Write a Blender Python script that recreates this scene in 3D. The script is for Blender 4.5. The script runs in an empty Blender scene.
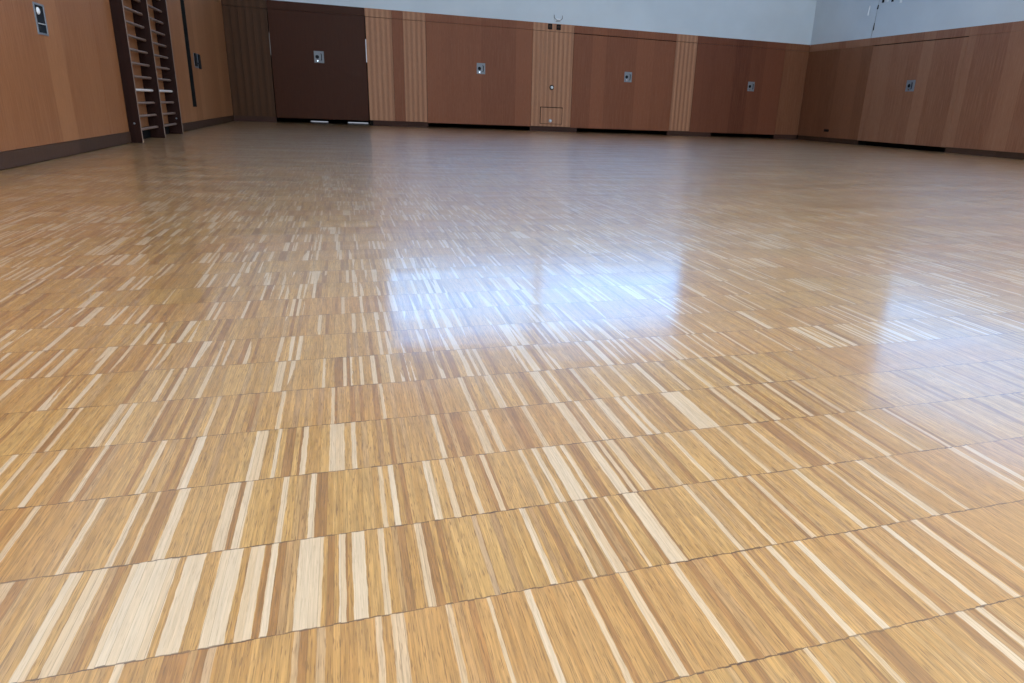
import bpy, bmesh, math
from mathutils import Matrix, Vector

scene = bpy.context.scene
C = scene.collection

# ------------------------------------------------------------------ measurements (metres)
XL, XR, YB, YN = -2.076, 11.440, 15.574, -4.5      # inner faces of the four walls
WOOD = 2.312                                        # top of the panelling
SEAM = 2.152                                        # joint under the top board
GAP = 0.112                                         # underside of the panelling
CEIL = 6.6

# ------------------------------------------------------------------ helpers
def add_box(bm, x0, x1, y0, y1, z0, z1):
    if x0 > x1: x0, x1 = x1, x0
    if y0 > y1: y0, y1 = y1, y0
    vs = [bm.verts.new((x, y, z)) for z in (z0, z1) for y in (y0, y1) for x in (x0, x1)]
    for f in ((0, 2, 3, 1), (4, 5, 7, 6), (0, 1, 5, 4), (2, 6, 7, 3), (0, 4, 6, 2), (1, 3, 7, 5)):
        bm.faces.new([vs[i] for i in f])

def add_cyl(bm, p0, p1, r0, r1=None, n=20):
    p0, p1 = Vector(p0), Vector(p1)
    r1 = r0 if r1 is None else r1
    ax = (p1 - p0).normalized()
    a = ax.orthogonal().normalized(); b = ax.cross(a)
    ra, rb = [], []
    for i in range(n):
        t = 2 * math.pi * i / n
        o = a * math.cos(t) + b * math.sin(t)
        ra.append(bm.verts.new(p0 + o * r0)); rb.append(bm.verts.new(p1 + o * r1))
    for i in range(n):
        j = (i + 1) % n
        bm.faces.new((ra[i], ra[j], rb[j], rb[i]))
    bm.faces.new(ra[::-1]); bm.faces.new(rb)

def add_tube(bm, pts, r, n=10):
    for a, b in zip(pts[:-1], pts[1:]):
        add_cyl(bm, a, b, r, r, n)
    for p in pts[1:-1]:
        bmesh.ops.create_uvsphere(bm, u_segments=n, v_segments=8, radius=r, matrix=Matrix.Translation(p))

def add_dome(bm, c, axis, r, h, n=24, m=6):
    c, ax = Vector(c), Vector(axis).normalized()
    a = ax.orthogonal().normalized(); b = ax.cross(a)
    rings = []
    for k in range(m):
        th = (math.pi / 2) * k / m
        rings.append([bm.verts.new(c + ax * h * math.sin(th) + (a * math.cos(2 * math.pi * i / n) + b * math.sin(2 * math.pi * i / n)) * r * math.cos(th)) for i in range(n)])
    tip = bm.verts.new(c + ax * h)
    for k in range(m - 1):
        for i in range(n):
            j = (i + 1) % n
            bm.faces.new((rings[k][i], rings[k][j], rings[k + 1][j], rings[k + 1][i]))
    for i in range(n):
        bm.faces.new((rings[-1][i], rings[-1][(i + 1) % n], tip))
    bm.faces.new(rings[0][::-1])

def obj(name, bm, m, parent=None, bevel=0.0, smooth=False):
    bmesh.ops.recalc_face_normals(bm, faces=bm.faces[:])
    if smooth:
        for f in bm.faces: f.smooth = True
    me = bpy.data.meshes.new(name); bm.to_mesh(me); bm.free()
    o = bpy.data.objects.new(name, me); C.objects.link(o)
    me.materials.append(m)
    if parent is not None:
        o.parent = parent
        o.matrix_parent_inverse = Matrix.Translation(-Vector(parent.location))
    if bevel:
        b = o.modifiers.new('bevel', 'BEVEL'); b.width = bevel; b.segments = 2; b.limit_method = 'ANGLE'
    return o

def box(name, x0, x1, y0, y1, z0, z1, m, parent=None, bevel=0.0):
    bm = bmesh.new(); add_box(bm, x0, x1, y0, y1, z0, z1)
    return obj(name, bm, m, parent, bevel)

def struct(o, label=None):
    o['kind'] = 'structure'
    if label: o['label'] = label
    return o

def thing(name, label, cat, loc=(0, 0, 0), group=None):
    o = bpy.data.objects.new(name, None); C.objects.link(o)
    o.empty_display_size = 0.1
    o.location = loc; o['label'] = label; o['category'] = cat
    if group: o['group'] = group
    return o

def tag(o, label, cat, group=None):
    o['label'] = label; o['category'] = cat
    if group: o['group'] = group
    return o

# ------------------------------------------------------------------ node helpers
class NT:
    def __init__(self, name):
        self.m = bpy.data.materials.new(name); self.m.use_nodes = True
        self.t = self.m.node_tree; self.t.nodes.clear()
        self.out = self.t.nodes.new('ShaderNodeOutputMaterial')
    def n(self, typ, **kw):
        nd = self.t.nodes.new(typ)
        for k, v in kw.items(): setattr(nd, k, v)
        return nd
    def link(self, a, b): self.t.links.new(a, b)
    def put(self, sock, v):
        if hasattr(v, 'is_output') or isinstance(v, bpy.types.NodeSocket): self.link(v, sock)
        else: sock.default_value = v
    def math(self, op, a, b=None, c=None, clamp=False):
        nd = self.n('ShaderNodeMath', operation=op, use_clamp=clamp)
        self.put(nd.inputs[0], a)
        if b is not None: self.put(nd.inputs[1], b)
        if c is not None: self.put(nd.inputs[2], c)
        return nd.outputs[0]
    def vec(self, x=0.0, y=0.0, z=0.0):
        nd = self.n('ShaderNodeCombineXYZ')
        self.put(nd.inputs[0], x); self.put(nd.inputs[1], y); self.put(nd.inputs[2], z)
        return nd.outputs[0]
    def noise(self, v, scale=1.0, detail=2.0, rough=0.5, dims='3D'):
        nd = self.n('ShaderNodeTexNoise', noise_dimensions=dims)
        self.link(v, nd.inputs['Vector'])
        nd.inputs['Scale'].default_value = scale; nd.inputs['Detail'].default_value = detail
        nd.inputs['Roughness'].default_value = rough
        return nd.outputs[0]
    def white(self, v):
        nd = self.n('ShaderNodeTexWhiteNoise', noise_dimensions='3D')
        self.link(v, nd.inputs['Vector'])
        return nd.outputs['Value']
    def ramp(self, f, lo, hi, a=0.0, b=1.0, smooth=True):
        nd = self.n('ShaderNodeMapRange', interpolation_type='SMOOTHSTEP' if smooth else 'LINEAR')
        self.put(nd.inputs[0], f)
        self.put(nd.inputs[1], lo); self.put(nd.inputs[2], hi); self.put(nd.inputs[3], a); self.put(nd.inputs[4], b)
        return nd.outputs[0]
    def mix(self, f, a, b, blend='MIX'):
        nd = self.n('ShaderNodeMix', data_type='RGBA', blend_type=blend)
        self.put(nd.inputs[0], f)
        for s, v in ((nd.inputs[6], a), (nd.inputs[7], b)):
            if isinstance(v, tuple): s.default_value = (*v, 1.0)
            else: self.link(v, s)
        return nd.outputs[2]
    def pos(self):
        tc = self.n('ShaderNodeTexCoord'); sp = self.n('ShaderNodeSeparateXYZ')
        self.link(tc.outputs['Object'], sp.inputs[0])
        return tc.outputs['Object'], sp.outputs[0], sp.outputs[1], sp.outputs[2]
    def bsdf(self, col, rough=0.5, metal=0.0, spec=0.5, coat=0.0, coat_rough=0.1, coat_ior=1.5, normal=None, coat_normal=None):
        p = self.n('ShaderNodeBsdfPrincipled')
        if isinstance(col, tuple): p.inputs['Base Color'].default_value = (*col, 1.0)
        else: self.link(col, p.inputs['Base Color'])
        self.put(p.inputs['Roughness'], rough); p.inputs['Metallic'].default_value = metal
        p.inputs['Specular IOR Level'].default_value = spec
        self.put(p.inputs['Coat Weight'], coat); self.put(p.inputs['Coat Roughness'], coat_rough); p.inputs['Coat IOR'].default_value = coat_ior
        if normal is not None: self.link(normal, p.inputs['Normal'])
        if coat_normal is not None: self.link(coat_normal, p.inputs['Coat Normal'])
        self.link(p.outputs[0], self.out.inputs[0])
        return p
    def bump(self, h, strength, dist, normal=None):
        b = self.n('ShaderNodeBump'); b.inputs['Strength'].default_value = strength; b.inputs['Distance'].default_value = dist
        self.link(h, b.inputs['Height'])
        if normal is not None: self.link(normal, b.inputs['Normal'])
        return b.outputs[0]

# ------------------------------------------------------------------ materials
# sapwood strips of the rows nearest the viewpoint: (left edge, right edge, paleness) in metres
STRIPS = {
    -2: [(0.4254, 0.4316, 0.7), (0.4917, 0.4995, 0.7), (0.6303, 0.642, 0.9), (0.6601, 0.6705, 0.9)],
    -1: [(-0.2362, -0.2285, 0.8), (-0.1561, -0.1483, 0.5), (-0.0765, -0.0698, 0.35), (-0.0535, -0.0449, 0.4), (0.0043, 0.0107, 0.6), (0.021, 0.034, 0.6), (0.0786, 0.0853, 0.6), (0.125, 0.1289, 0.9), (0.1674, 0.1754, 0.9), (0.2322, 0.239, 0.9), (0.2854, 0.2951, 0.9), (0.3516, 0.361, 0.9), (0.451, 0.4569, 0.8), (0.4881, 0.4966, 0.9), (0.5304, 0.5399, 1), (0.6103, 0.619, 0.8), (0.6713, 0.6804, 1), (0.7228, 0.7329, 0.9), (0.78, 0.788, 0.8)],
    0: [(-0.3865, -0.3737, 0.7), (-0.3221, -0.3092, 1), (-0.299, -0.285, 1), (-0.2594, -0.2109, 1), (-0.2034, -0.1825, 1), (-0.1661, -0.142, 1), (-0.1336, -0.1181, 1), (-0.1101, -0.1026, 1), (-0.0782, -0.0503, 1), (-0.032, -0.0245, 1), (-0.0169, -0.0017, 1), (0.0146, 0.0219, 0.8), (0.0611, 0.0692, 0.8), (0.135, 0.1415, 0.5), (0.2019, 0.2096, 0.9), (0.2531, 0.2582, 0.9), (0.282, 0.2949, 0.9), (0.3257, 0.3305, 0.8), (0.355, 0.3775, 0.95), (0.452, 0.459, 0.75), (0.5, 0.507, 0.8), (0.56, 0.568, 0.7), (0.6426, 0.6519, 0.9), (0.7, 0.706, 0.8), (0.7635, 0.7768, 0.9), (0.825, 0.832, 0.7), (0.9553, 0.9686, 0.7), (0.9872, 0.9985, 0.8)],
    1: [(-0.4108, -0.4036, 0.8), (-0.3376, -0.3304, 0.9), (-0.2898, -0.2825, 0.8), (-0.2694, -0.265, 0.7), (-0.2416, -0.2283, 0.9), (-0.1796, -0.1648, 0.9), (-0.1573, -0.1484, 1), (-0.1083, -0.1008, 0.9), (-0.0705, -0.063, 1), (0.0226, 0.0289, 0.8), (0.0368, 0.0447, 1), (0.0884, 0.0993, 0.9), (0.1147, 0.1237, 0.9), (0.1469, 0.1545, 0.9), (0.1777, 0.1849, 0.9), (0.2399, 0.2466, 0.7), (0.2618, 0.2711, 0.9), (0.2802, 0.3031, 0.95), (0.3105, 0.3181, 0.9), (0.3521, 0.3674, 1), (0.3732, 0.3801, 0.9), (0.3899, 0.4039, 0.8), (0.447, 0.456, 0.6), (0.5, 0.508, 0.75), (0.548, 0.557, 0.9), (0.6, 0.607, 0.7), (0.655, 0.664, 0.8), (0.72, 0.727, 0.8), (0.8287, 0.8398, 0.9), (0.9, 0.908, 0.7), (0.96, 0.968, 0.7)],
    2: [(-0.4944, -0.4865, 0.9), (-0.4701, -0.4641, 0.9), (-0.4318, -0.4244, 0.9), (-0.3754, -0.369, 0.8), (-0.2979, -0.2901, 0.9), (-0.2472, -0.2347, 1), (-0.16, -0.1428, 1), (-0.1274, -0.1217, 0.9), (-0.088, -0.0802, 1), (-0.0473, -0.0244, 0.9), (-0.0135, -0.007, 0.9), (0.1203, 0.128, 0.8), (0.1879, 0.2019, 0.7), (0.2113, 0.2217, 0.7), (0.2839, 0.2937, 0.7), (0.3507, 0.3681, 0.9), (0.3877, 0.3977, 0.9), (0.4277, 0.4431, 0.9), (0.4689, 0.4793, 0.9), (0.4855, 0.495, 0.9), (0.5679, 0.6089, 1), (0.675, 0.686, 0.8), (0.7224, 0.7374, 0.8), (0.8, 0.81, 0.8), (0.87, 0.88, 0.7)],
    3: [(-0.4721, -0.4661, 0.9), (-0.4559, -0.4502, 0.8), (-0.3964, -0.385, 0.7), (-0.3768, -0.3692, 1), (-0.3266, -0.3218, 0.5), (-0.2416, -0.2362, 0.6), (-0.1337, -0.1272, 0.9), (-0.0466, -0.0405, 0.9), (0.041, 0.046, 0.8), (0.1941, 0.2032, 0.8), (0.2473, 0.2603, 0.8), (0.2914, 0.2997, 0.8), (0.3422, 0.3622, 0.9), (0.3784, 0.3861, 0.8), (0.43, 0.439, 0.8), (0.475, 0.484, 0.8), (0.52, 0.528, 0.7), (0.575, 0.586, 0.9), (0.63, 0.638, 0.8), (0.68, 0.69, 0.8), (0.74, 0.75, 0.8), (0.82, 0.83, 0.7)],
}

def mat_parquet():
    """industrial lamella parquet: 10 mm oak strips, 160 mm long, laid in straight rows"""
    t = NT('lamella_parquet'); P, x, y, z = t.pos()
    D, Y0, W = 0.16020, 0.60868, 0.0079
    v = t.math('DIVIDE', t.math('SUBTRACT', y, Y0), D)
    v = t.math('ADD', v, t.math('MULTIPLY', t.math('SUBTRACT', t.noise(t.vec(x, t.math('MULTIPLY', y, .3)), 1.3, 2), .5), 0.05))
    wob = t.noise(t.vec(t.math('MULTIPLY', x, 120), t.math('MULTIPLY', y, 3)), 1.0, 0)
    v = t.math('ADD', v, t.math('MULTIPLY', t.math('SUBTRACT', wob, .5), 0.012))
    row = t.math('FLOOR', v); fy = t.math('SUBTRACT', v, row)
    # strip index, widths vary a little and every row starts at its own offset
    rr = t.white(t.vec(row, 3.7, 1.1))
    u = t.math('ADD', t.math('DIVIDE', x, W), t.math('MULTIPLY', rr, 17.0))
    u = t.math('ADD', u, t.math('MULTIPLY', t.noise(t.vec(t.math('MULTIPLY', x, 38), t.math('MULTIPLY', row, 5.3)), 1.0, 0), 1.1))
    cell = t.math('FLOOR', u); fx = t.math('SUBTRACT', u, cell)
    r1 = t.white(t.vec(cell, row, 0.0)); r2 = t.white(t.vec(cell, row, 5.5)); r3 = t.white(t.vec(cell, row, 9.1)); r4 = t.white(t.vec(cell, row, 13.7))
    # sapwood strips come in bunches
    cl = t.noise(t.vec(t.math('MULTIPLY', x, 5.0), t.math('MULTIPLY', row, 2.37)), 1.0, 2, .6)
    cl2 = t.noise(t.vec(t.math('MULTIPLY', x, .8), t.math('MULTIPLY', y, .8)), 1.0, 1)
    prob = t.math('ADD', t.ramp(cl, .34, .68, 0.05, .60), t.ramp(cl2, .40, .65, -.06, .16))
    light = t.math('MULTIPLY', t.math('LESS_THAN', r1, t.math('MULTIPLY', prob, .62)), t.ramp(y, 1.5, 7.0, .9, .55))
    # some sapwood strips taper off (wane)
    edge = t.math('ADD', t.math('MULTIPLY', r3, 1.2), t.math('MULTIPLY', t.math('SUBTRACT', fy, .5), t.math('MULTIPLY', t.math('SUBTRACT', r4, .5), 4.0)))
    edge = t.math('ADD', edge, t.math('MULTIPLY', t.math('SUBTRACT', t.noise(P, 60, 1), .5), .5))
    taper = t.ramp(t.math('SUBTRACT', edge, fx), -.06, .06)
    taper = t.math('MAXIMUM', taper, t.math('GREATER_THAN', r2, .45))
    light = t.math('MULTIPLY', light, taper)
    # measured strips in the near rows
    near = t.math('LESS_THAN', row, 3.5)
    light = t.math('MULTIPLY', light, t.math('SUBTRACT', 1.0, near))
    xj = t.math('ADD', x, t.math('MULTIPLY', t.math('SUBTRACT', t.noise(t.vec(t.math('MULTIPLY', x, 25), t.math('MULTIPLY', y, 30)), 1.0, 2), .5), .0030))
    for rnum, strips in STRIPS.items():
        here = t.math('COMPARE', row, float(rnum), .5)
        for q in range(0, len(strips), 4):
            part = strips[q:q + 4]; lo = part[0][0] - .004; hi = part[-1][1] + .004
            pf = t.ramp(xj, lo, hi, 0.0, 1.0, False)
            cr = t.n('ShaderNodeValToRGB'); cr.color_ramp.interpolation = 'CONSTANT'
            el = cr.color_ramp.elements
            el.remove(el[1]); el[0].position = 0.0; el[0].color = (0, 0, 0, 1)
            for a, b, wgt in part:
                e = el.new((a - lo) / (hi - lo)); e.color = (wgt, wgt, wgt, 1)
                e = el.new((b - lo) / (hi - lo)); e.color = (0, 0, 0, 1)
            t.link(pf, cr.inputs[0])
            light = t.math('ADD', light, t.math('MULTIPLY', cr.outputs[0], here))
    light = t.math('MINIMUM', light, 1.0)
    # grain
    g1 = t.noise(t.vec(t.math('MULTIPLY', x, 420), t.math('MULTIPLY', y, 14), t.math('MULTIPLY', r1, 40)), 1.0, 3, .6)
    g2 = t.noise(t.vec(t.math('MULTIPLY', x, 800), t.math('MULTIPLY', y, 42), t.math('MULTIPLY', r2, 40)), 1.0, 2, .5)
    base = t.mix(t.ramp(r2, 0, 1), PQ['a'], PQ['b'])
    base = t.mix(t.math('GREATER_THAN', r3, .84), base, PQ['c'])
    base = t.mix(t.ramp(r4, .80, 1.0, 0, .8), base, PQ['d'])
    warm = t.noise(t.vec(t.math('MULTIPLY', x, 1.6), t.math('MULTIPLY', row, .55)), 1.0, 2)
    base = t.mix(t.ramp(warm, .35, .7, 0, .45), base, PQ['e'])
    lightc = t.mix(r3, PQ['l1'], PQ['l2'])
    col = t.mix(light, base, lightc)
    k = t.ramp(g1, .28, .72, .64, 1.32, False)
    k = t.math('ADD', t.math('MULTIPLY', t.math('SUBTRACT', k, 1.0), t.math('SUBTRACT', 1.0, t.math('MULTIPLY', light, .6))), 1.0)
    col = t.mix(1.0, col, t.vec(k, k, k), 'MULTIPLY')
    pore = t.math('MULTIPLY', t.ramp(g2, .56, .68, 0, .75), t.math('SUBTRACT', 1.0, t.math('MULTIPLY', light, .75)))
    col = t.mix(pore, col, (.20, .095, .03))
    # thin dark seams between strips
    seam = t.math('MULTIPLY', t.math('GREATER_THAN', t.math('ABSOLUTE', t.math('SUBTRACT', fx, .5)), .455), t.ramp(r4, .1, .9, 0, .42))
    col = t.mix(seam, col, (.10, .045, .016))
    # rare dark knots / chips
    chip = t.noise(t.vec(t.math('MULTIPLY', x, 85), t.math('MULTIPLY', y, 55)), 1.0, 1)
    col = t.mix(t.ramp(chip, .87, .89, 0, .8), col, (.06, .03, .015))
    # joints between the rows
    jit = t.math('MULTIPLY', t.math('SUBTRACT', r3, .5), .010)
    dist = t.math('ABSOLUTE', t.math('SUBTRACT', t.math('FRACT', t.math('ADD', t.math('ADD', fy, jit), .5)), .5))
    js = t.noise(t.vec(t.math('MULTIPLY', x, 9), t.math('MULTIPLY', row, 3.1)), 1.0, 2)
    joint = t.math('MULTIPLY', t.ramp(dist, .0038, .0085, 1, 0), t.ramp(js, .30, .62, .40, .95))
    col = t.mix(joint, col, (.085, .034, .015))
    # varnish: a little wavy, each strip minutely tilted
    tilt = t.math('MULTIPLY', t.math('ADD', t.math('MULTIPLY', fx, t.math('SUBTRACT', r2, .5)), t.math('MULTIPLY', t.math('SUBTRACT', r4, .5), .4)), 1.0)
    rowh = t.noise(t.vec(t.math('MULTIPLY', x, .9), t.math('MULTIPLY', y, 6.5)), 1.0, 2, .6)
    cup = t.math('MULTIPLY', t.math('SUBTRACT', fy, .5), t.math('SUBTRACT', fy, .5))
    h = t.math('ADD', t.math('MULTIPLY', rowh, 1.0), t.math('MULTIPLY', cup, -.25))
    n1 = t.bump(h, 1.0, .00075)
    n2 = t.bump(t.math('ADD', t.math('MULTIPLY', g1, .6), t.math('MULTIPLY', tilt, .6)), 1.0, .000045, n1)
    scuff = t.noise(t.vec(t.math('MULTIPLY', x, 1.1), t.math('MULTIPLY', y, 4.0)), 1.0, 4, .65)
    cr = t.ramp(scuff, .3, .7, .34, .46)
    br = t.ramp(scuff, .3, .7, .10, .16)
    t.bsdf(col, rough=br, spec=.9, coat=1.0, coat_rough=cr, coat_ior=1.78, normal=n2, coat_normal=n2)
    return t.m

PQ = dict(a=(.455, .240, .062), b=(.55, .315, .098), c=(.33, .155, .040), d=(.47, .285, .120), e=(.455, .205, .062),
          l1=(.68, .52, .36), l2=(.64, .45, .27))

def mat_veneer(name, c1, c2, c3, stripe=0.0, rough=.42, plank=2.2, seed=0.0):
    t = NT(name); P, x, y, z = t.pos()
    u = t.math('ADD', x, y)
    w = t.math('ADD', t.math('MULTIPLY', u, plank), t.math('MULTIPLY', t.noise(t.vec(u, seed, 1.0), 1.1, 0), 2.0))
    cell = t.math('FLOOR', w)
    r = t.white(t.vec(cell, seed, 2.0))
    broad = t.noise(t.vec(t.math('MULTIPLY', u, 3.2), t.math('MULTIPLY', z, .35), seed), 1.0, 2)
    tone = t.math('ADD', t.math('MULTIPLY', r, .6), t.math('MULTIPLY', broad, .4))
    col = t.mix(t.ramp(tone, .2, .8), c1, c2)
    fine = t.noise(t.vec(t.math('MULTIPLY', u, 55), t.math('MULTIPLY', z, 1.6), seed), 1.0, 3, .6)
    col = t.mix(t.ramp(fine, .35, .75, 0, .55), col, c3)
    fine2 = t.noise(t.vec(t.math('MULTIPLY', u, 260), t.math('MULTIPLY', z, 9), seed), 1.0, 2, .6)
    k = t.ramp(fine2, .25, .75, .82, 1.14, False)
    col = t.mix(1.0, col, t.vec(k, k, k), 'MULTIPLY')
    if stripe:
        s = t.math('SINE', t.math('MULTIPLY', u, 2 * math.pi / stripe))
        k = t.ramp(s, -.9, 1.0, .80, 1.06)
        col = t.mix(1.0, col, t.vec(k, k, k), 'MULTIPLY')
    n = t.bump(fine2, .15, .001)
    t.bsdf(col, rough=rough, spec=.12, normal=n)
    return t.m

def mat_plain(name, col, rough=.5, metal=0.0, spec=.5, var=.08, scale=6.0):
    t = NT(name); P, x, y, z = t.pos()
    n = t.noise(P, scale, 3)
    a = tuple(c * (1 - var) for c in col); b = tuple(min(1, c * (1 + var)) for c in col)
    t.bsdf(t.mix(n, a, b), rough=rough, metal=metal, spec=spec)
    return t.m

def mat_plaster():
    t = NT('white_plaster'); P, x, y, z = t.pos()
    n = t.noise(P, 1.2, 4); f = t.noise(P, 90, 2)
    col = t.mix(t.ramp(n, .3, .7), (.60, .67, .74), (.65, .72, .79))
    t.bsdf(col, rough=.75, spec=.2, normal=t.bump(f, .25, .002))
    return t.m

def mat_glass(name='window_glass', tint=(.95, .97, .97)):
    t = NT(name)
    tr = t.n('ShaderNodeBsdfTransparent'); gl = t.n('ShaderNodeBsdfGlossy'); gl.inputs['Roughness'].default_value = .02
    tr.inputs[0].default_value = (*tint, 1)
    fr = t.n('ShaderNodeFresnel'); ge = t.n('ShaderNodeNewGeometry')
    t.link(t.ramp(ge.outputs['Backfacing'], 0, 1, 1.45, 1 / 1.45, False), fr.inputs[0])
    mx = t.n('ShaderNodeMixShader'); t.link(fr.outputs[0], mx.inputs[0]); t.link(tr.outputs[0], mx.inputs[1]); t.link(gl.outputs[0], mx.inputs[2])
    t.link(mx.outputs[0], t.out.inputs[0])
    return t.m

def mat_lit(name, col, s):
    t = NT(name); e = t.n('ShaderNodeEmission'); e.inputs[0].default_value = (*col, 1); e.inputs[1].default_value = s
    t.link(e.outputs[0], t.out.inputs[0]); return t.m

M = dict(
    parquet=mat_parquet(),
    oak=mat_veneer('warm_oak_veneer', (.27, .105, .042), (.35, .15, .064), (.37, .17, .082), plank=2.6, seed=1.0),
    oak_right=mat_veneer('right_oak_veneer', (.25, .105, .058), (.35, .165, .095), (.38, .19, .115), plank=3.0, seed=4.0),
    dark=mat_veneer('reddish_brown_veneer', (.22, .074, .037), (.275, .098, .049), (.28, .115, .064), plank=1.8, seed=2.0),
    dark_shaded=mat_veneer('shaded_brown_veneer', (.125, .040, .021), (.19, .064, .034), (.20, .075, .042), plank=1.5, seed=11.0),  # reddish veneer darkened to carry the shade near the right corner
    oak_shaded=mat_veneer('shaded_oak_veneer', (.19, .075, .038), (.25, .105, .055), (.27, .12, .068), plank=2.0, seed=12.0),  # oak tone lowered, right corner shade put into the colour
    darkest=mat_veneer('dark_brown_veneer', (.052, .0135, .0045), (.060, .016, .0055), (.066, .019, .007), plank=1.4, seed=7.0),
    ribbed=mat_veneer('striped_light_veneer', (.42, .195, .110), (.46, .225, .128), (.50, .265, .155), stripe=.105, plank=1.5, seed=3.0),
    ribbed_shaded=mat_veneer('striped_shaded_veneer', (.070, .030, .013), (.080, .035, .016), (.095, .043, .021), stripe=.13, plank=1.5, seed=5.0),  # striped veneer with the left corner's shade painted in
    plinth=mat_veneer('stained_plinth_wood', (.052, .026, .016), (.070, .036, .023), (.085, .046, .030), plank=.7, seed=6.0, rough=.5),
    plinth_dark=mat_veneer('dark_plinth_wood', (.05, .022, .016), (.06, .028, .02), (.065, .03, .022), plank=.7, seed=8.0, rough=.6),
    mahogany=mat_veneer('dark_mahogany', (.016, .005, .0035), (.021, .007, .005), (.024, .009, .006), plank=9, seed=9.0, rough=.45),
    rung=mat_plain('beech_rung', (.20, .125, .095), rough=.4, var=.15, scale=20),
    rung_pale=mat_plain('pale_rung', (.80, .74, .72), rough=.3),  # paler colour for one rung in each bay
    edge=mat_plain('lit_upright_edge', (.26, .17, .13), rough=.35, var=.25, scale=9),  # paler colour stands in for light catching the upright fronts
    plaster=mat_plaster(),
    ceiling=mat_plain('ceiling_board', (.62, .61, .58), rough=.8, spec=.2),
    black=mat_plain('black_plastic', (.006, .006, .007), rough=.6, spec=.15),
    shade=mat_plain('dark_recess', (.010, .009, .009), rough=.9, spec=.1),
    alu=mat_plain('brushed_aluminium', (.22, .235, .26), rough=.5, metal=.3, spec=.3, var=.1, scale=40),
    chrome=mat_plain('polished_chrome', (.85, .86, .90), rough=.15, metal=1.0, var=.03),
    white=mat_plain('white_enamel', (.82, .84, .88), rough=.3),
    frame=mat_plain('window_frame_paint', (.35, .36, .38), rough=.4),
    glass=mat_glass(),
    tinted=mat_glass('dimming_glass', (.43, .61, .77)),  # tint added to dim and cool the sky reflected in the floor
    tinted_right=mat_glass('dimming_glass_right', (.34, .48, .60)),  # same added dimming tint, for the right wall window
    dome=mat_glass('added_rooflight_pane', (1.0, .93, .84)),  # warm tint keeps the added toplight golden on the near floor
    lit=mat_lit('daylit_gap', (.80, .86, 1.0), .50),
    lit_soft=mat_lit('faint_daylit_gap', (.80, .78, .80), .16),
)

# ------------------------------------------------------------------ floor and ceiling
bm = bmesh.new(); add_box(bm, XL - .3, XR + .35, YN - .3, 17.3, -.06, 0.0)
struct(obj('floor', bm, M['parquet']), 'glossy lamella parquet floor with light and dark oak strips laid in straight rows')
ADDED_SKYLIGHTS = [(x0, x0 + 2.3, y0, y0 + 2.6) for x0 in (-.9, 2.4, 5.7, 9.0) for y0 in (-3.0, .7)]  # unseen rooflights added to brighten the foreground floor
bm = bmesh.new()
add_box(bm, XL - .3, XR + .3, YN - .3, -3.0, CEIL, CEIL + .2); add_box(bm, XL - .3, XR + .3, -.4, .7, CEIL, CEIL + .2); add_box(bm, XL - .3, XR + .3, 3.3, YB + .3, CEIL, CEIL + .2)
for y0 in (-3.0, .7):
    cur = XL - .3
    for x0 in (-.9, 2.4, 5.7, 9.0):
        add_box(bm, cur, x0, y0, y0 + 2.6, CEIL, CEIL + .2); cur = x0 + 2.3
    add_box(bm, cur, XR + .3, y0, y0 + 2.6, CEIL, CEIL + .2)
struct(obj('ceiling', bm, M['ceiling']), 'plain pale hall ceiling with added rooflights')

# ------------------------------------------------------------------ walls with window openings
def wall_with_holes(name, axis, face, out, a0, a1, z0, z1, holes, m):
    """axis 'x': wall runs along x at y=face..out ; axis 'y': runs along y at x=face..out. holes: (b0,b1,c0,c1)"""
    bm = bmesh.new()
    def bb(p, q, c, d):
        if q - p < 1e-4 or d - c < 1e-4: return
        if axis == 'x': add_box(bm, p, q, face, out, c, d)
        else: add_box(bm, face, out, p, q, c, d)
    if not holes:
        bb(a0, a1, z0, z1)
    else:
        c0, c1 = holes[0][2], holes[0][3]
        bb(a0, a1, z0, c0); bb(a0, a1, c1, z1)
        cur = a0
        for h in sorted(holes):
            bb(cur, h[0], c0, c1); cur = h[1]
        bb(cur, a1, c0, c1)
    return obj(name, bm, m)

BACK_W = [(.84, 4.44, 3.28, 5.10), (4.50, 8.50, 3.28, 5.30)]
BACK_H = [(.84, 8.50, 3.28, 5.30)]
RIGHT_W = [(7.45, 11.75, 2.95, 5.7), (.15, 3.55, 2.95, 5.7), (-3.65, -.25, 2.95, 5.7)]
NEAR_W = [(-1.4, 2.6, 2.4, 5.9), (3.0, 7.0, 2.4, 5.9), (7.4, 11.0, 2.4, 5.9)]

wall_back = struct(wall_with_holes('wall_back', 'x', YB + .012, YB + .30, XL - .3, XR + .3, WOOD, CEIL, BACK_H, M['plaster']),
                   'far wall, pale plaster above brown veneer panelling')
wall_right = struct(wall_with_holes('wall_right', 'y', XR + .012, XR + .30, YN, YB + .012, WOOD, CEIL, RIGHT_W, M['plaster']),
                    'right wall, pale plaster above brown veneer panelling')
ADDED_LEFT_W = [(-4.0, .2, 3.5, 5.7)]  # unseen opening added to throw light on the right plaster
wall_left = struct(wall_with_holes('wall_left', 'y', XL - .012, XL - .30, YN, YB + .012, WOOD, CEIL, ADDED_LEFT_W, M['plaster']),
                   'left wall with orange-brown veneer panelling')
wall_near = struct(wall_with_holes('wall_near', 'x', YN, YN - .30, XL - .3, XR + .3, 0, CEIL, NEAR_W, M['plaster']), 'plaster wall behind the viewpoint')

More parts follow.
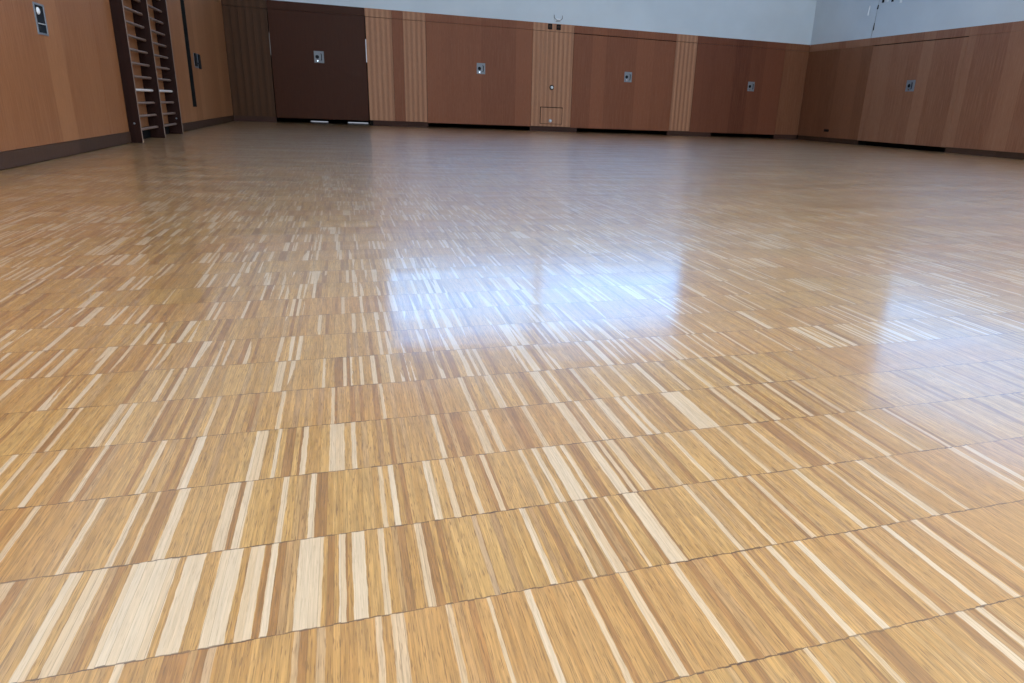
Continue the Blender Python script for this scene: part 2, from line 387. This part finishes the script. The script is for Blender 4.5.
wn = [0]
def window(axis, face, a0, a1, z0, z1, mull, glass='glass', w=.06):
    wn[0] += 1
    bm = bmesh.new()
    sgn = -1 if face < 0 else 1
    f0, f1 = face + sgn * .08, face + sgn * .14
    def bb(p, q, c, d):
        if axis == 'x': add_box(bm, p, q, f0, f1, c, d)
        else: add_box(bm, f0, f1, p, q, c, d)
    bb(a0, a1, z0, z0 + w); bb(a0, a1, z1 - w, z1); bb(a0, a0 + w, z0 + w, z1 - w); bb(a1 - w, a1, z0 + w, z1 - w)
    for i in range(1, mull):
        c = a0 + (a1 - a0) * i / mull
        bb(c - .022, c + .022, z0 + w, z1 - w)
    o = struct(obj('window_%d' % wn[0], bm, M['frame']))
    bm = bmesh.new(); g0, g1 = face + sgn * .105, face + sgn * .112
    if axis == 'x': add_box(bm, a0 + w / 2, a1 - w / 2, g0, g1, z0 + w / 2, z1 - w / 2)
    else: add_box(bm, g0, g1, a0 + w / 2, a1 - w / 2, z0 + w / 2, z1 - w / 2)
    obj('window_pane', bm, M[glass], o)
    # daylight portal in the opening
    L = bpy.data.lights.new('daylight_portal', 'AREA'); L.shape = 'RECTANGLE'; L.size = a1 - a0; L.size_y = z1 - z0
    L.cycles.is_portal = True
    lo = bpy.data.objects.new('daylight_portal', L); C.objects.link(lo)
    mid = (a0 + a1) / 2; zc = (z0 + z1) / 2
    off = sgn * .20
    if axis == 'x':
        lo.location = (mid, face + off, zc); d = Vector((0, -sgn, 0))
    else:
        lo.location = (face + off, mid, zc); d = Vector((-sgn, 0, 0))
    lo.rotation_euler = d.to_track_quat('-Z', 'Y').to_euler()
    return o

for h in BACK_W: window('x', YB + .012, *h, 1, 'tinted', .03)
# plaster pier between the two far windows
box('wall_pier', 4.44, 4.50, YB + .012, YB + .30, 3.28, 5.30, M['plaster'], wall_back)
box('window_lintel', .84, 4.44, YB + .012, YB + .30, 5.10, 5.30, M['plaster'], wall_back)
for h in RIGHT_W: window('y', XR + .012, *h, 1, 'tinted_right' if h[0] > 7 else 'glass')
for h in ADDED_LEFT_W: window('y', XL - .012, *h, 2)
for h in NEAR_W: window('x', YN, *h, 2)

for a0, a1, b0, b1 in ADDED_SKYLIGHTS:
    wn[0] += 1
    bm = bmesh.new(); f = .06
    for q in ((a0, a1, b0, b0 + f), (a0, a1, b1 - f, b1), (a0, a0 + f, b0 + f, b1 - f), (a1 - f, a1, b0 + f, b1 - f)):
        add_box(bm, *q, CEIL + .08, CEIL + .16)
    o = struct(obj('window_%d' % wn[0], bm, M['frame']))
    box('window_pane', a0 + .03, a1 - .03, b0 + .03, b1 - .03, CEIL + .115, CEIL + .122, M['dome'], o)
    L = bpy.data.lights.new('daylight_portal', 'AREA'); L.shape = 'RECTANGLE'; L.size = a1 - a0; L.size_y = b1 - b0
    L.cycles.is_portal = True
    lo = bpy.data.objects.new('daylight_portal', L); C.objects.link(lo); lo.location = ((a0 + a1) / 2, (b0 + b1) / 2, CEIL + .14)

# ------------------------------------------------------------------ panelling on the far wall
T = .03          # panel thickness: front face on the wall plane
def bpanel(name, x0, x1, m, z0=GAP, z1=SEAM, d=0.0, parent=wall_back, lab=None):
    o = box(name, x0 + .0015, x1 - .0015, YB + d, YB + T + d, z0, z1, m, parent, bevel=.002)
    if lab: o['label'] = lab
    return o

def groove_panel(x0, x1, m, lab, n, z0=GAP):
    bm = bmesh.new(); w = (x1 - x0) / n
    add_box(bm, x0 + .001, x1 - .001, YB + .010, YB + T, z0, SEAM - .008)
    for i in range(n):
        a = x0 + i * w
        add_box(bm, a + .004, a + w - .004, YB, YB + .0102, z0, SEAM - .008)
    o = obj('ribbed_panel', bm, m, wall_back); o['label'] = lab
    return o
groove_panel(XL, -1.275, M['ribbed_shaded'], 'vertically striped panel darkened with the shade of the left corner', 6)
groove_panel(.590, 1.120, M['ribbed'], 'light striped panel right of the darkest door', 5)
bpanel('veneer_panel', 1.120, 1.345, M['dark'], z1=SEAM - .004, lab='narrow plain reddish panel between two light striped ones')
groove_panel(1.345, 1.815, M['ribbed'], 'second light striped panel', 5)
# panel with the hatch cut out of it
groove_panel(4.165, 5.125, M['ribbed'], 'wide light striped panel with the small hatch', 8)
groove_panel(7.690, 8.255, M['ribbed'], 'light striped panel right of the widest door', 5)
bpanel('veneer_panel', 10.735, XR, M['oak_shaded'], z1=SEAM - .004, lab='paler plain panel beside the right corner')
# top boards, each piece in the veneer tone below it, corner shade included
for x0, x1, m in ((XL, -1.27, 'ribbed_shaded'), (-1.27, .585, 'darkest'), (.585, 1.12, 'ribbed'), (1.12, 1.345, 'dark'), (1.345, 1.815, 'ribbed'),
                  (1.815, 4.165, 'dark'), (4.165, 5.125, 'ribbed'), (5.125, 5.75, 'dark'), (5.75, 7.69, 'dark'), (7.69, 8.255, 'ribbed'), (8.255, 10.735, 'dark_shaded'), (10.735, XR, 'oak_shaded')):
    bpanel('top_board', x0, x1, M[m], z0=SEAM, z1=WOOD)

# doors in the panelling
dn = [0]
def door_pull(parent, loc, axis, mirror=False, tall=False):
    """square plate with a round finger hole, a slot and a bar. axis 'x': on a wall facing -y; 'r': wall facing -x ; 'l': facing +x"""
    w, h = (.19, .225)
    def T3(u, d, z):   # u along wall to the right as seen, d out of the wall
        X, Y, Z = loc
        if axis == 'x': return (X + u, Y - d, Z + z)
        if axis == 'r': return (X - d, Y - u, Z + z)
        return (X + d, Y + u, Z + z)
    def bx(bm, u0, u1, d0, d1, z0, z1):
        a, b = T3(u0, d0, z0), T3(u1, d1, z1)
        add_box(bm, a[0], b[0], a[1], b[1], z0 + loc[2], z1 + loc[2])
    if axis == 'r': w = .235
    bm = bmesh.new(); bx(bm, -w / 2, w / 2, 0, .004, -h / 2, h / 2)
    plate = obj('pull_plate', bm, M['alu'], parent, bevel=.0015)
    plate['label'] = 'square brushed metal pull plate'
    bm = bmesh.new(); add_cyl(bm, T3(-.035, .004, .0), T3(-.035, .0065, .0), .036, n=28)
    hole = obj('finger_hole', bm, M['black'], plate); hole['label'] = 'round black finger hole'
    bm = bmesh.new(); add_tube(bm, [T3(.035, .008, -.065), T3(.05, .016, -.05), T3(.05, .016, .05), T3(.035, .008, .065)], .007)
    obj('pull_bar', bm, M['black'], plate, smooth=True)
    bm = bmesh.new(); add_cyl(bm, T3(-.03, .004, -.075), T3(-.03, .008, -.075), .016, n=20)
    obj('key_cylinder', bm, M['chrome'], plate)
    return plate

def back_door(x0, x1, m, lab, pull=None, top=SEAM, dpt=0.0):
    dn[0] += 1
    bm = bmesh.new(); add_box(bm, x0, x1, YB + dpt, YB + T + dpt, GAP - .012, top)
    o = struct(obj('door_%d' % dn[0], bm, m, bevel=.002), lab)
    if pull: door_pull(o, (pull[0], YB + dpt, pull[1]), 'x')
    return o
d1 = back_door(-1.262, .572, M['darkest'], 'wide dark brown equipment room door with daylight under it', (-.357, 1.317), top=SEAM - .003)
d2 = back_door(1.819, 4.161, M['dark'], 'reddish brown equipment room door left of the hatch panel', (3.0, 1.282), top=SEAM - .005)
d3 = back_door(5.129, 7.686, M['dark'], 'widest reddish brown equipment room door', (6.509, 1.29), top=SEAM - .014)
d4 = back_door(8.259, 10.731, M['dark_shaded'], 'reddish brown door near the right corner', (9.863, 1.243), top=SEAM - .005)

# store rooms behind the panelling (seen only through the gaps under the doors)
bm = bmesh.new()
add_box(bm, XL - .3, XR + .35, 16.92, 17.0, 0, 2.4)
add_box(bm, XL - .3, XR + .35, YB + .30, 16.92, 2.33, 2.4)
for xa in (XL - .25, -1.40, .66, 4.3, 5.0, 7.8, 8.15, 10.9):
    add_box(bm, xa, xa + .08, YB + .06, 16.92, 0, 2.31)
add_box(bm, XR + .27, XR + .35, YB + .3, 16.92, 0, 2.33)
struct(obj('wall_storeroom', bm, M['shade']), 'dark store room walls behind the doors')
# glowing strips stand in for daylight beneath and beside the darkest door
wn[0] += 1
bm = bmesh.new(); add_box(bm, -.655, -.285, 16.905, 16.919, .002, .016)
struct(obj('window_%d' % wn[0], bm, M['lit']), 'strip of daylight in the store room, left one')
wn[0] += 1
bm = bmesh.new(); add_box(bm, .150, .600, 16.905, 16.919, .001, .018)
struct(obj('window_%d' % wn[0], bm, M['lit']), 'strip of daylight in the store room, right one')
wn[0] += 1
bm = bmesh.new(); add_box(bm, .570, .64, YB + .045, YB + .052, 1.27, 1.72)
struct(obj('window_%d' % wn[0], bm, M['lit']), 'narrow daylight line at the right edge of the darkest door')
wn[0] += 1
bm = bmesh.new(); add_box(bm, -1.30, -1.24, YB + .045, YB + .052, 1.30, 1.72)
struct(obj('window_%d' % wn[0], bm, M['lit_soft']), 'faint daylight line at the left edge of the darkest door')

# recessed plinths of the far wall between the doors
bm = bmesh.new()
for x0, x1 in ((XL, -1.27), (.66, 1.83), (4.15, 5.30), (7.66, 8.87), (10.735, XR)):
    add_box(bm, x0, x1, YB + .018, YB + .05, 0, GAP - .001)
struct(obj('baseboard_back', bm, M['plinth_dark']), 'dark recessed plinth under the far panelling')
# wall behind the fixed panels
bm = bmesh.new()
for x0, x1 in ((XL, -1.28), (.60, 1.81), (4.17, 5.12), (7.70, 8.25), (10.74, XR)):
    add_box(bm, x0, x1, YB + .052, YB + .25, 0, WOOD)
add_box(bm, XL, XR, YB + .031, YB + .25, SEAM + .02, WOOD)
o = obj('wall_core', bm, M['shade'], wall_back)

# ------------------------------------------------------------------ right wall panelling
def rpanel(name, y0, y1, m, z0=GAP, z1=SEAM, d=0.0, parent=wall_right):
    return box(name, XR + d, XR + T + d, y0 + .0015, y1 - .0015, z0, z1, m, parent, bevel=.002)
ys = [YB, 14.55, 13.32]
for a, b in zip(ys[1:], ys[:-1]): rpanel('veneer_panel', a, b, M['oak_shaded'], z1=SEAM - .002)
yy = 10.80
for a in (10.09, 9.2, 7.9, 6.6, 5.3, 4.0, 2.7, 1.4, .1, -1.2, -2.5, -3.8, YN):
    rpanel('veneer_panel', a, yy, M['oak_right'], z1=SEAM - .002); yy = a
for a, b in ((13.12, YB), (10.785, 13.12), (10.085, 10.785), (7.0, 10.085), (1.0, 7.0), (YN, 1.0)):
    rpanel('top_board', a, b, M['oak_right'], z0=SEAM, z1=WOOD)
dn[0] += 1
d5 = struct(box('door_%d' % dn[0], XR, XR + T, 10.804, 13.317, GAP - .01, SEAM - .016, M['oak_right'], bevel=.002), 'brown veneered door in the right wall')
door_pull(d5, (XR, 12.01, 1.280), 'r')
bm = bmesh.new(); add_box(bm, XR + .018, XR + .05, 13.32, YB, 0, GAP - .001); add_box(bm, XR + .012, XR + .05, YN, 10.80, 0, GAP - .001)
struct(obj('baseboard_right', bm, M['plinth']), 'brown plinth under the right panelling')
bm = bmesh.new(); add_box(bm, XR + .27, XR + .30, YN, YB + .3, 0, WOOD); add_box(bm, XR + .052, XR + .27, YN, 10.80, 0, WOOD)
add_box(bm, XR + .052, XR + .27, 13.32, YB, 0, WOOD); add_box(bm, XR + .031, XR + .27, 10.80, 13.32, SEAM + .01, WOOD)
obj('wall_core', bm, M['shade'], wall_right)

# ------------------------------------------------------------------ left wall panelling
def lpanel(y0, y1, z0=GAP, z1=SEAM, name='veneer_panel'):
    return box(name, XL - T, XL, y0 + .001, y1 - .001, z0, z1, M['oak'], wall_left, bevel=.0015)
yy = YB
for a in (13.6, 11.88): lpanel(a, yy); yy = a
SLOT = (11.60, 11.76)
lpanel(11.60, 11.88, z1=.315)
lpanel(10.16, 11.60)
yy = 8.15
for a in (7.55, 5.05, 2.6, .2, -2.4, YN): lpanel(a, yy); yy = a
for a, b in ((13.6, YB), (11.88, 13.6), (10.16, 11.60), (2.6, 8.15), (YN, 2.6)):
    lpanel(a, b, SEAM + .004, WOOD, 'top_board')
bm = bmesh.new(); add_box(bm, XL - .30, XL - .055, YN, YB + .05, 0, WOOD)
add_box(bm, XL - .054, XL - .031, YN, 8.15, 0, WOOD); add_box(bm, XL - .054, XL - .031, 10.16, 11.60, 0, WOOD); add_box(bm, XL - .054, XL - .031, 11.88, YB, 0, WOOD)
obj('wall_core', bm, M['shade'], wall_left)
box('niche_panel', XL - .054, XL - .045, 8.152, 10.158, .13, WOOD, M['oak'], wall_left)
bm = bmesh.new()
add_box(bm, XL - .030, XL + .008, YN, 8.148, .008, GAP - .002)
add_box(bm, XL - .030, XL + .008, 10.162, YB, .008, GAP - .002)
add_box(bm, XL - .030, XL - .004, YN, 8.10, 0, .008); add_box(bm, XL - .030, XL - .004, 10.20, YB, 0, .008)
struct(obj('baseboard_left', bm, M['plinth'], bevel=.002), 'dark stained plinth along the left wall')
# dark channel in the left wall
ch = thing('wall_channel', 'tall black vertical slot in the left panelling right of the wall bars', 'wall slot', (XL - .03, 11.74, .315))
bm = bmesh.new(); add_box(bm, XL - .052, XL - .045, 11.605, 11.875, .317, WOOD - .05)
obj('channel_back', bm, M['shade'], ch)
bm = bmesh.new()
add_box(bm, XL - .045, XL + .001, 11.602, 11.608, .317, WOOD - .05); add_box(bm, XL - .045, XL + .001, 11.872, 11.878, .317, WOOD - .05)
obj('channel_lip', bm, M['black'], ch)

# ------------------------------------------------------------------ wall bars
wb = thing('wall_bars', 'dark mahogany wall bars with two ladder bays on the left wall', 'wall bars', (XL + .06, 9.15, 0))
UP = (8.155, 9.135, 10.115)
XF = XL + .106
upt = None
for k, uy in enumerate(UP):
    bm = bmesh.new(); add_box(bm, XL - .042, XF, uy, uy + .030, 0.002, 2.62)
    u = obj('upright', bm, M['mahogany'], wb, bevel=.003)
    bm = bmesh.new(); add_box(bm, XF - .001, XF + .003, uy + .004, uy + .026, 0.004, 2.61)
    e = obj('front_edge', bm, M['edge'], u, bevel=.0015); e['label'] = 'front edge coloured pale for the light it catches'
    if k != 1:
        bm = bmesh.new(); add_dome(bm, (XL + .055, uy, .195), (0, -1, 0), .010, .007, 14, 4)
        obj('bolt_head', bm, M['alu'], u)
zs = [.125 + .1325 * i for i in range(19)]
for k in range(2):
    a, b = UP[k] + .030, UP[k + 1]
    for i, zz in enumerate(zs):
        bm = bmesh.new()
        add_cyl(bm, (0, a, 0), (0, b, 0), .017, n=18)
        r = obj('rung', bm, M['rung_pale'] if i == 3 else M['rung'], wb, smooth=False)
        for v in r.data.vertices:           # oval section, wider front to back
            v.co.x = v.co.x * 1.25 + XL + .032; v.co.z = v.co.z * .85 + zz
        if i == 3: r['label'] = 'pale rung'
dk = tag(box('door_stop', XL + .035, XL + .085, 9.235, 9.275, .012, .06, M['white'], bevel=.008), 'small white block on the floor inside the right wall bar bay', 'floor stop')

# ------------------------------------------------------------------ left wall fittings
lp = thing('recessed_handle', 'tall metal framed black recessed handle on the near left panel', 'handle', (XL, 6.33, .99))
bm = bmesh.new()
y0, y1, z0, z1 = 6.232, 6.428, .882, 1.098
for a, b, c, d in ((y0, y1, z1 - .014, z1), (y0, y1, z0, z0 + .014), (y0, y0 + .02, z0 + .014, z1 - .014), (y1 - .02, y1, z0 + .014, z1 - .014)):
    add_box(bm, XL, XL + .006, a, b, c, d)
obj('frame', bm, M['alu'], lp, bevel=.0015)
bm = bmesh.new(); add_box(bm, XL + .0005, XL + .002, y0 + .02, y1 - .02, z0 + .014, z1 - .014)
obj('recess', bm, M['black'], lp)
bm = bmesh.new(); add_dome(bm, (XL + .002, 6.305, 1.045), (1, 0, 0), .026, .012)  # white dome takes the place of a round highlight in the recess
g = obj('highlight_spot', bm, M['white'], lp, smooth=True); g['label'] = 'white dome standing in for a round highlight'
bm = bmesh.new(); add_box(bm, XL + .002, XL + .009, 6.27, 6.39, .955, .962); obj('divider', bm, M['frame'], lp)

lh = thing('double_latch', 'pair of upright black latch bars on the left wall beside the black slot', 'latch', (XL, 12.3, .99))
bm = bmesh.new(); add_box(bm, XL, XL + .003, 12.10, 12.56, .885, 1.095)
p = obj('latch_plate', bm, M['alu'], lh, bevel=.001)
for yy0 in (12.12, 12.42):
    bm = bmesh.new(); add_box(bm, XL + .003, XL + .022, yy0, yy0 + .13, .885 + (.02 if yy0 < 12.3 else -.01), 1.09)
    obj('latch_bar', bm, M['black'], lh, bevel=.004)
bm = bmesh.new(); add_box(bm, XL + .004, XL + .018, 12.25, 12.42, .94, .96); obj('latch_link', bm, M['black'], lh)

# ------------------------------------------------------------------ far wall fittings
def round_lock(x, z, r, lab):
    t = thing('round_lock', lab, 'lock', (x, YB, z))
    bm = bmesh.new(); add_cyl(bm, (x, YB + .001, z), (x, YB - .010, z), r, r * .86, n=32)
    obj('lock_ring', bm, M['black'] if r > .04 else M['frame'], t, smooth=False)
    bm = bmesh.new(); add_dome(bm, (x, YB - .010, z), (0, -1, 0), r * .6, .022)
    obj('lock_knob', bm, M['white'], t, smooth=True)
    return t
round_lock(4.640, .968, .056, 'round black ringed lock with a bright knob above the small hatch')
hz = thing('floor_hatch', 'small square access hatch low in the wide striped panel of the far wall', 'hatch', (4.65, YB, .2))
bm = bmesh.new(); add_box(bm, 4.395, 4.905, YB - .004, YB - .0005, .175, .525)
obj('hatch_leaf', bm, M['ribbed'], hz, bevel=.001)
bm = bmesh.new()
add_box(bm, 4.377, 4.923, YB - .0025, YB - .0003, .525, .541); add_box(bm, 4.377, 4.393, YB - .0025, YB - .0003, .165, .525)
add_box(bm, 4.907, 4.917, YB - .0025, YB - .0003, .165, .525); add_box(bm, 4.393, 4.907, YB - .0025, YB - .0003, .165, .173)
obj('shadow_gap', bm, M['shade'], hz)
bm = bmesh.new(); add_cyl(bm, (4.628, YB - .0035, .235), (4.628, YB - .014, .235), .040, .034, n=28)
obj('hatch_lock', bm, M['frame'], hz)
bm = bmesh.new(); add_dome(bm, (4.628, YB - .013, .235), (0, -1, 0), .028, .018)
obj('hatch_knob', bm, M['white'], hz, smooth=True)

for x, lab in ((4.552, 'left one of two small black sockets on the top board of the far wall'),
               (4.753, 'right one of two small black sockets on the top board of the far wall')):
    t = thing('wall_socket', lab, 'socket', (x, YB, 2.246), 'sockets above the hatch panel')
    bm = bmesh.new(); add_box(bm, x - .05, x + .05, YB - .012, YB - .0003, 2.188, 2.302); obj('socket_plate', bm, M['black'], t, bevel=.004)
    bm = bmesh.new(); add_cyl(bm, (x, YB - .012, 2.25), (x, YB - .0155, 2.25), .03, n=24); obj('socket_insert', bm, M['plinth_dark'], t)
t = thing('wall_hook', 'white u-shaped bracket on the plaster just above the two sockets', 'bracket', (4.73, YB, 2.4))
bm = bmesh.new(); yb = YB + .012
add_box(bm, 4.66, 4.80, yb - .012, yb - .0003, 2.36, 2.42); obj('bracket_plate', bm, M['white'], t, bevel=.004)
bm = bmesh.new(); add_tube(bm, [(4.645, yb - .006, 2.49), (4.645, yb - .02, 2.43), (4.70, yb - .03, 2.385), (4.78, yb - .03, 2.385), (4.835, yb - .02, 2.43), (4.835, yb - .006, 2.49)], .007)
obj('bracket_wire', bm, M['alu'], t, smooth=True)
bm = bmesh.new(); add_box(bm, 4.68, 4.79, yb - .02, yb - .012, 2.352, 2.372); obj('bracket_foot', bm, M['frame'], t)

# ------------------------------------------------------------------ right wall fittings
t = thing('low_socket', 'black socket low on the right wall near the corner', 'socket', (XR, 14.44, .275))
bm = bmesh.new(); add_box(bm, XR - .012, XR - .0003, 14.36, 14.53, .245, .305); obj('socket_plate', bm, M['black'], t, bevel=.003)
bm = bmesh.new(); add_cyl(bm, (XR - .012, 14.445, .275), (XR - .016, 14.445, .275), .02, n=20); obj('socket_insert', bm, M['shade'], t)

xw = XR + .012
t = thing('dangling_cable', 'thin dark cord running up the right plaster wall from the panelling', 'cord', (xw, 13.42, WOOD))
bm = bmesh.new(); add_tube(bm, [(xw - .006, 13.44, 2.314), (xw - .006, 13.43, 2.48), (xw - .008, 13.40, 2.66), (xw - .012, 13.39, 2.86), (xw - .02, 13.36, 3.05), (xw - .012, 13.36, 3.7)], .0035)
obj('cable_line', bm, M['frame'], t, smooth=True)
for z0, z1, r in ((2.47, 2.62, .009), (2.90, 2.985, .014)):
    bm = bmesh.new(); add_cyl(bm, (xw - .011, 13.40 if z0 < 2.6 else 13.385, z0), (xw - .013, 13.40 if z0 < 2.6 else 13.37, z1), r, r * .7, n=12)
    obj('cable_clip', bm, M['black'], t)
strap = [(13.25, 3.015, 'black', 'black strap end hanging at the frame top beside the cord'),
         (12.97, 3.00, 'black', 'black strap end hanging right of the pale one'),
         (13.11, 3.02, 'white', 'white strap end hanging between the two black ones'),
         (12.72, 2.95, 'white', 'white strap end hanging furthest right')]
for yv, zb, m, lab in strap:
    bm = bmesh.new(); add_box(bm, xw - .014, xw - .004, yv - .03, yv + .03, zb, 3.7)
    tag(obj('hanging_strap', bm, M[m], bevel=.002), lab, 'strap', 'straps hanging on the right wall')
bm = bmesh.new(); add_cyl(bm, (xw - .012, 13.66, 2.80), (xw - .012, 13.64, 3.00), .014, .014, n=14)
tag(obj('wall_rod', bm, M['white'], smooth=False), 'short white rod on the plaster left of the dark cord', 'rod')

# ------------------------------------------------------------------ daylight
w = bpy.data.worlds.new('overcast_sky'); scene.world = w; w.use_nodes = True
nt = w.node_tree; nt.nodes.clear()
tc = nt.nodes.new('ShaderNodeTexCoord'); sp = nt.nodes.new('ShaderNodeSeparateXYZ'); nt.links.new(tc.outputs['Generated'], sp.inputs[0])
mr = nt.nodes.new('ShaderNodeMapRange'); mr.inputs[1].default_value = -.1; mr.inputs[2].default_value = .8
nt.links.new(sp.outputs[2], mr.inputs[0])
mx = nt.nodes.new('ShaderNodeMix'); mx.data_type = 'RGBA'
nt.links.new(mr.outputs[0], mx.inputs[0])
mx.inputs[6].default_value = (.74, .86, 1.0, 1); mx.inputs[7].default_value = (.70, .84, 1.0, 1)
bg = nt.nodes.new('ShaderNodeBackground'); bg.inputs[1].default_value = 9.0
nt.links.new(mx.outputs[2], bg.inputs[0])
wo = nt.nodes.new('ShaderNodeOutputWorld'); nt.links.new(bg.outputs[0], wo.inputs[0])

# ------------------------------------------------------------------ camera
cam = bpy.data.cameras.new('camera'); co = bpy.data.objects.new('camera', cam); C.objects.link(co)
rx = Vector((.9519347, -.30346092, .04161478)); dn_ = Vector((-.05648875, -.30746212, -.94988213)); fw = Vector((.30104707, .901875, -.30982599))
R = Matrix((rx, -dn_, -fw)).transposed().to_4x4()
co.matrix_world = Matrix.Translation((0, 0, .525)) @ R
cam.sensor_width = 36; cam.lens = 667.66 * 36 / 1024
cam.shift_x = (512 - 564.423) / 1024; cam.shift_y = (326.172 - 341.5) / 1024
cam.clip_start = .02; cam.clip_end = 100
scene.camera = co

vs = scene.view_settings
scene.display_settings.display_device = 'sRGB'
vs.view_transform = 'Standard'; vs.look = 'None'; vs.gamma = 1.0; vs.use_curve_mapping = False
vs.exposure = -0.25
scene.cycles.use_denoising = True
scene.cycles.max_bounces = 8; scene.cycles.diffuse_bounces = 5; scene.cycles.glossy_bounces = 4; scene.cycles.transparent_max_bounces = 8
scene.cycles.sample_clamp_indirect = 6.0
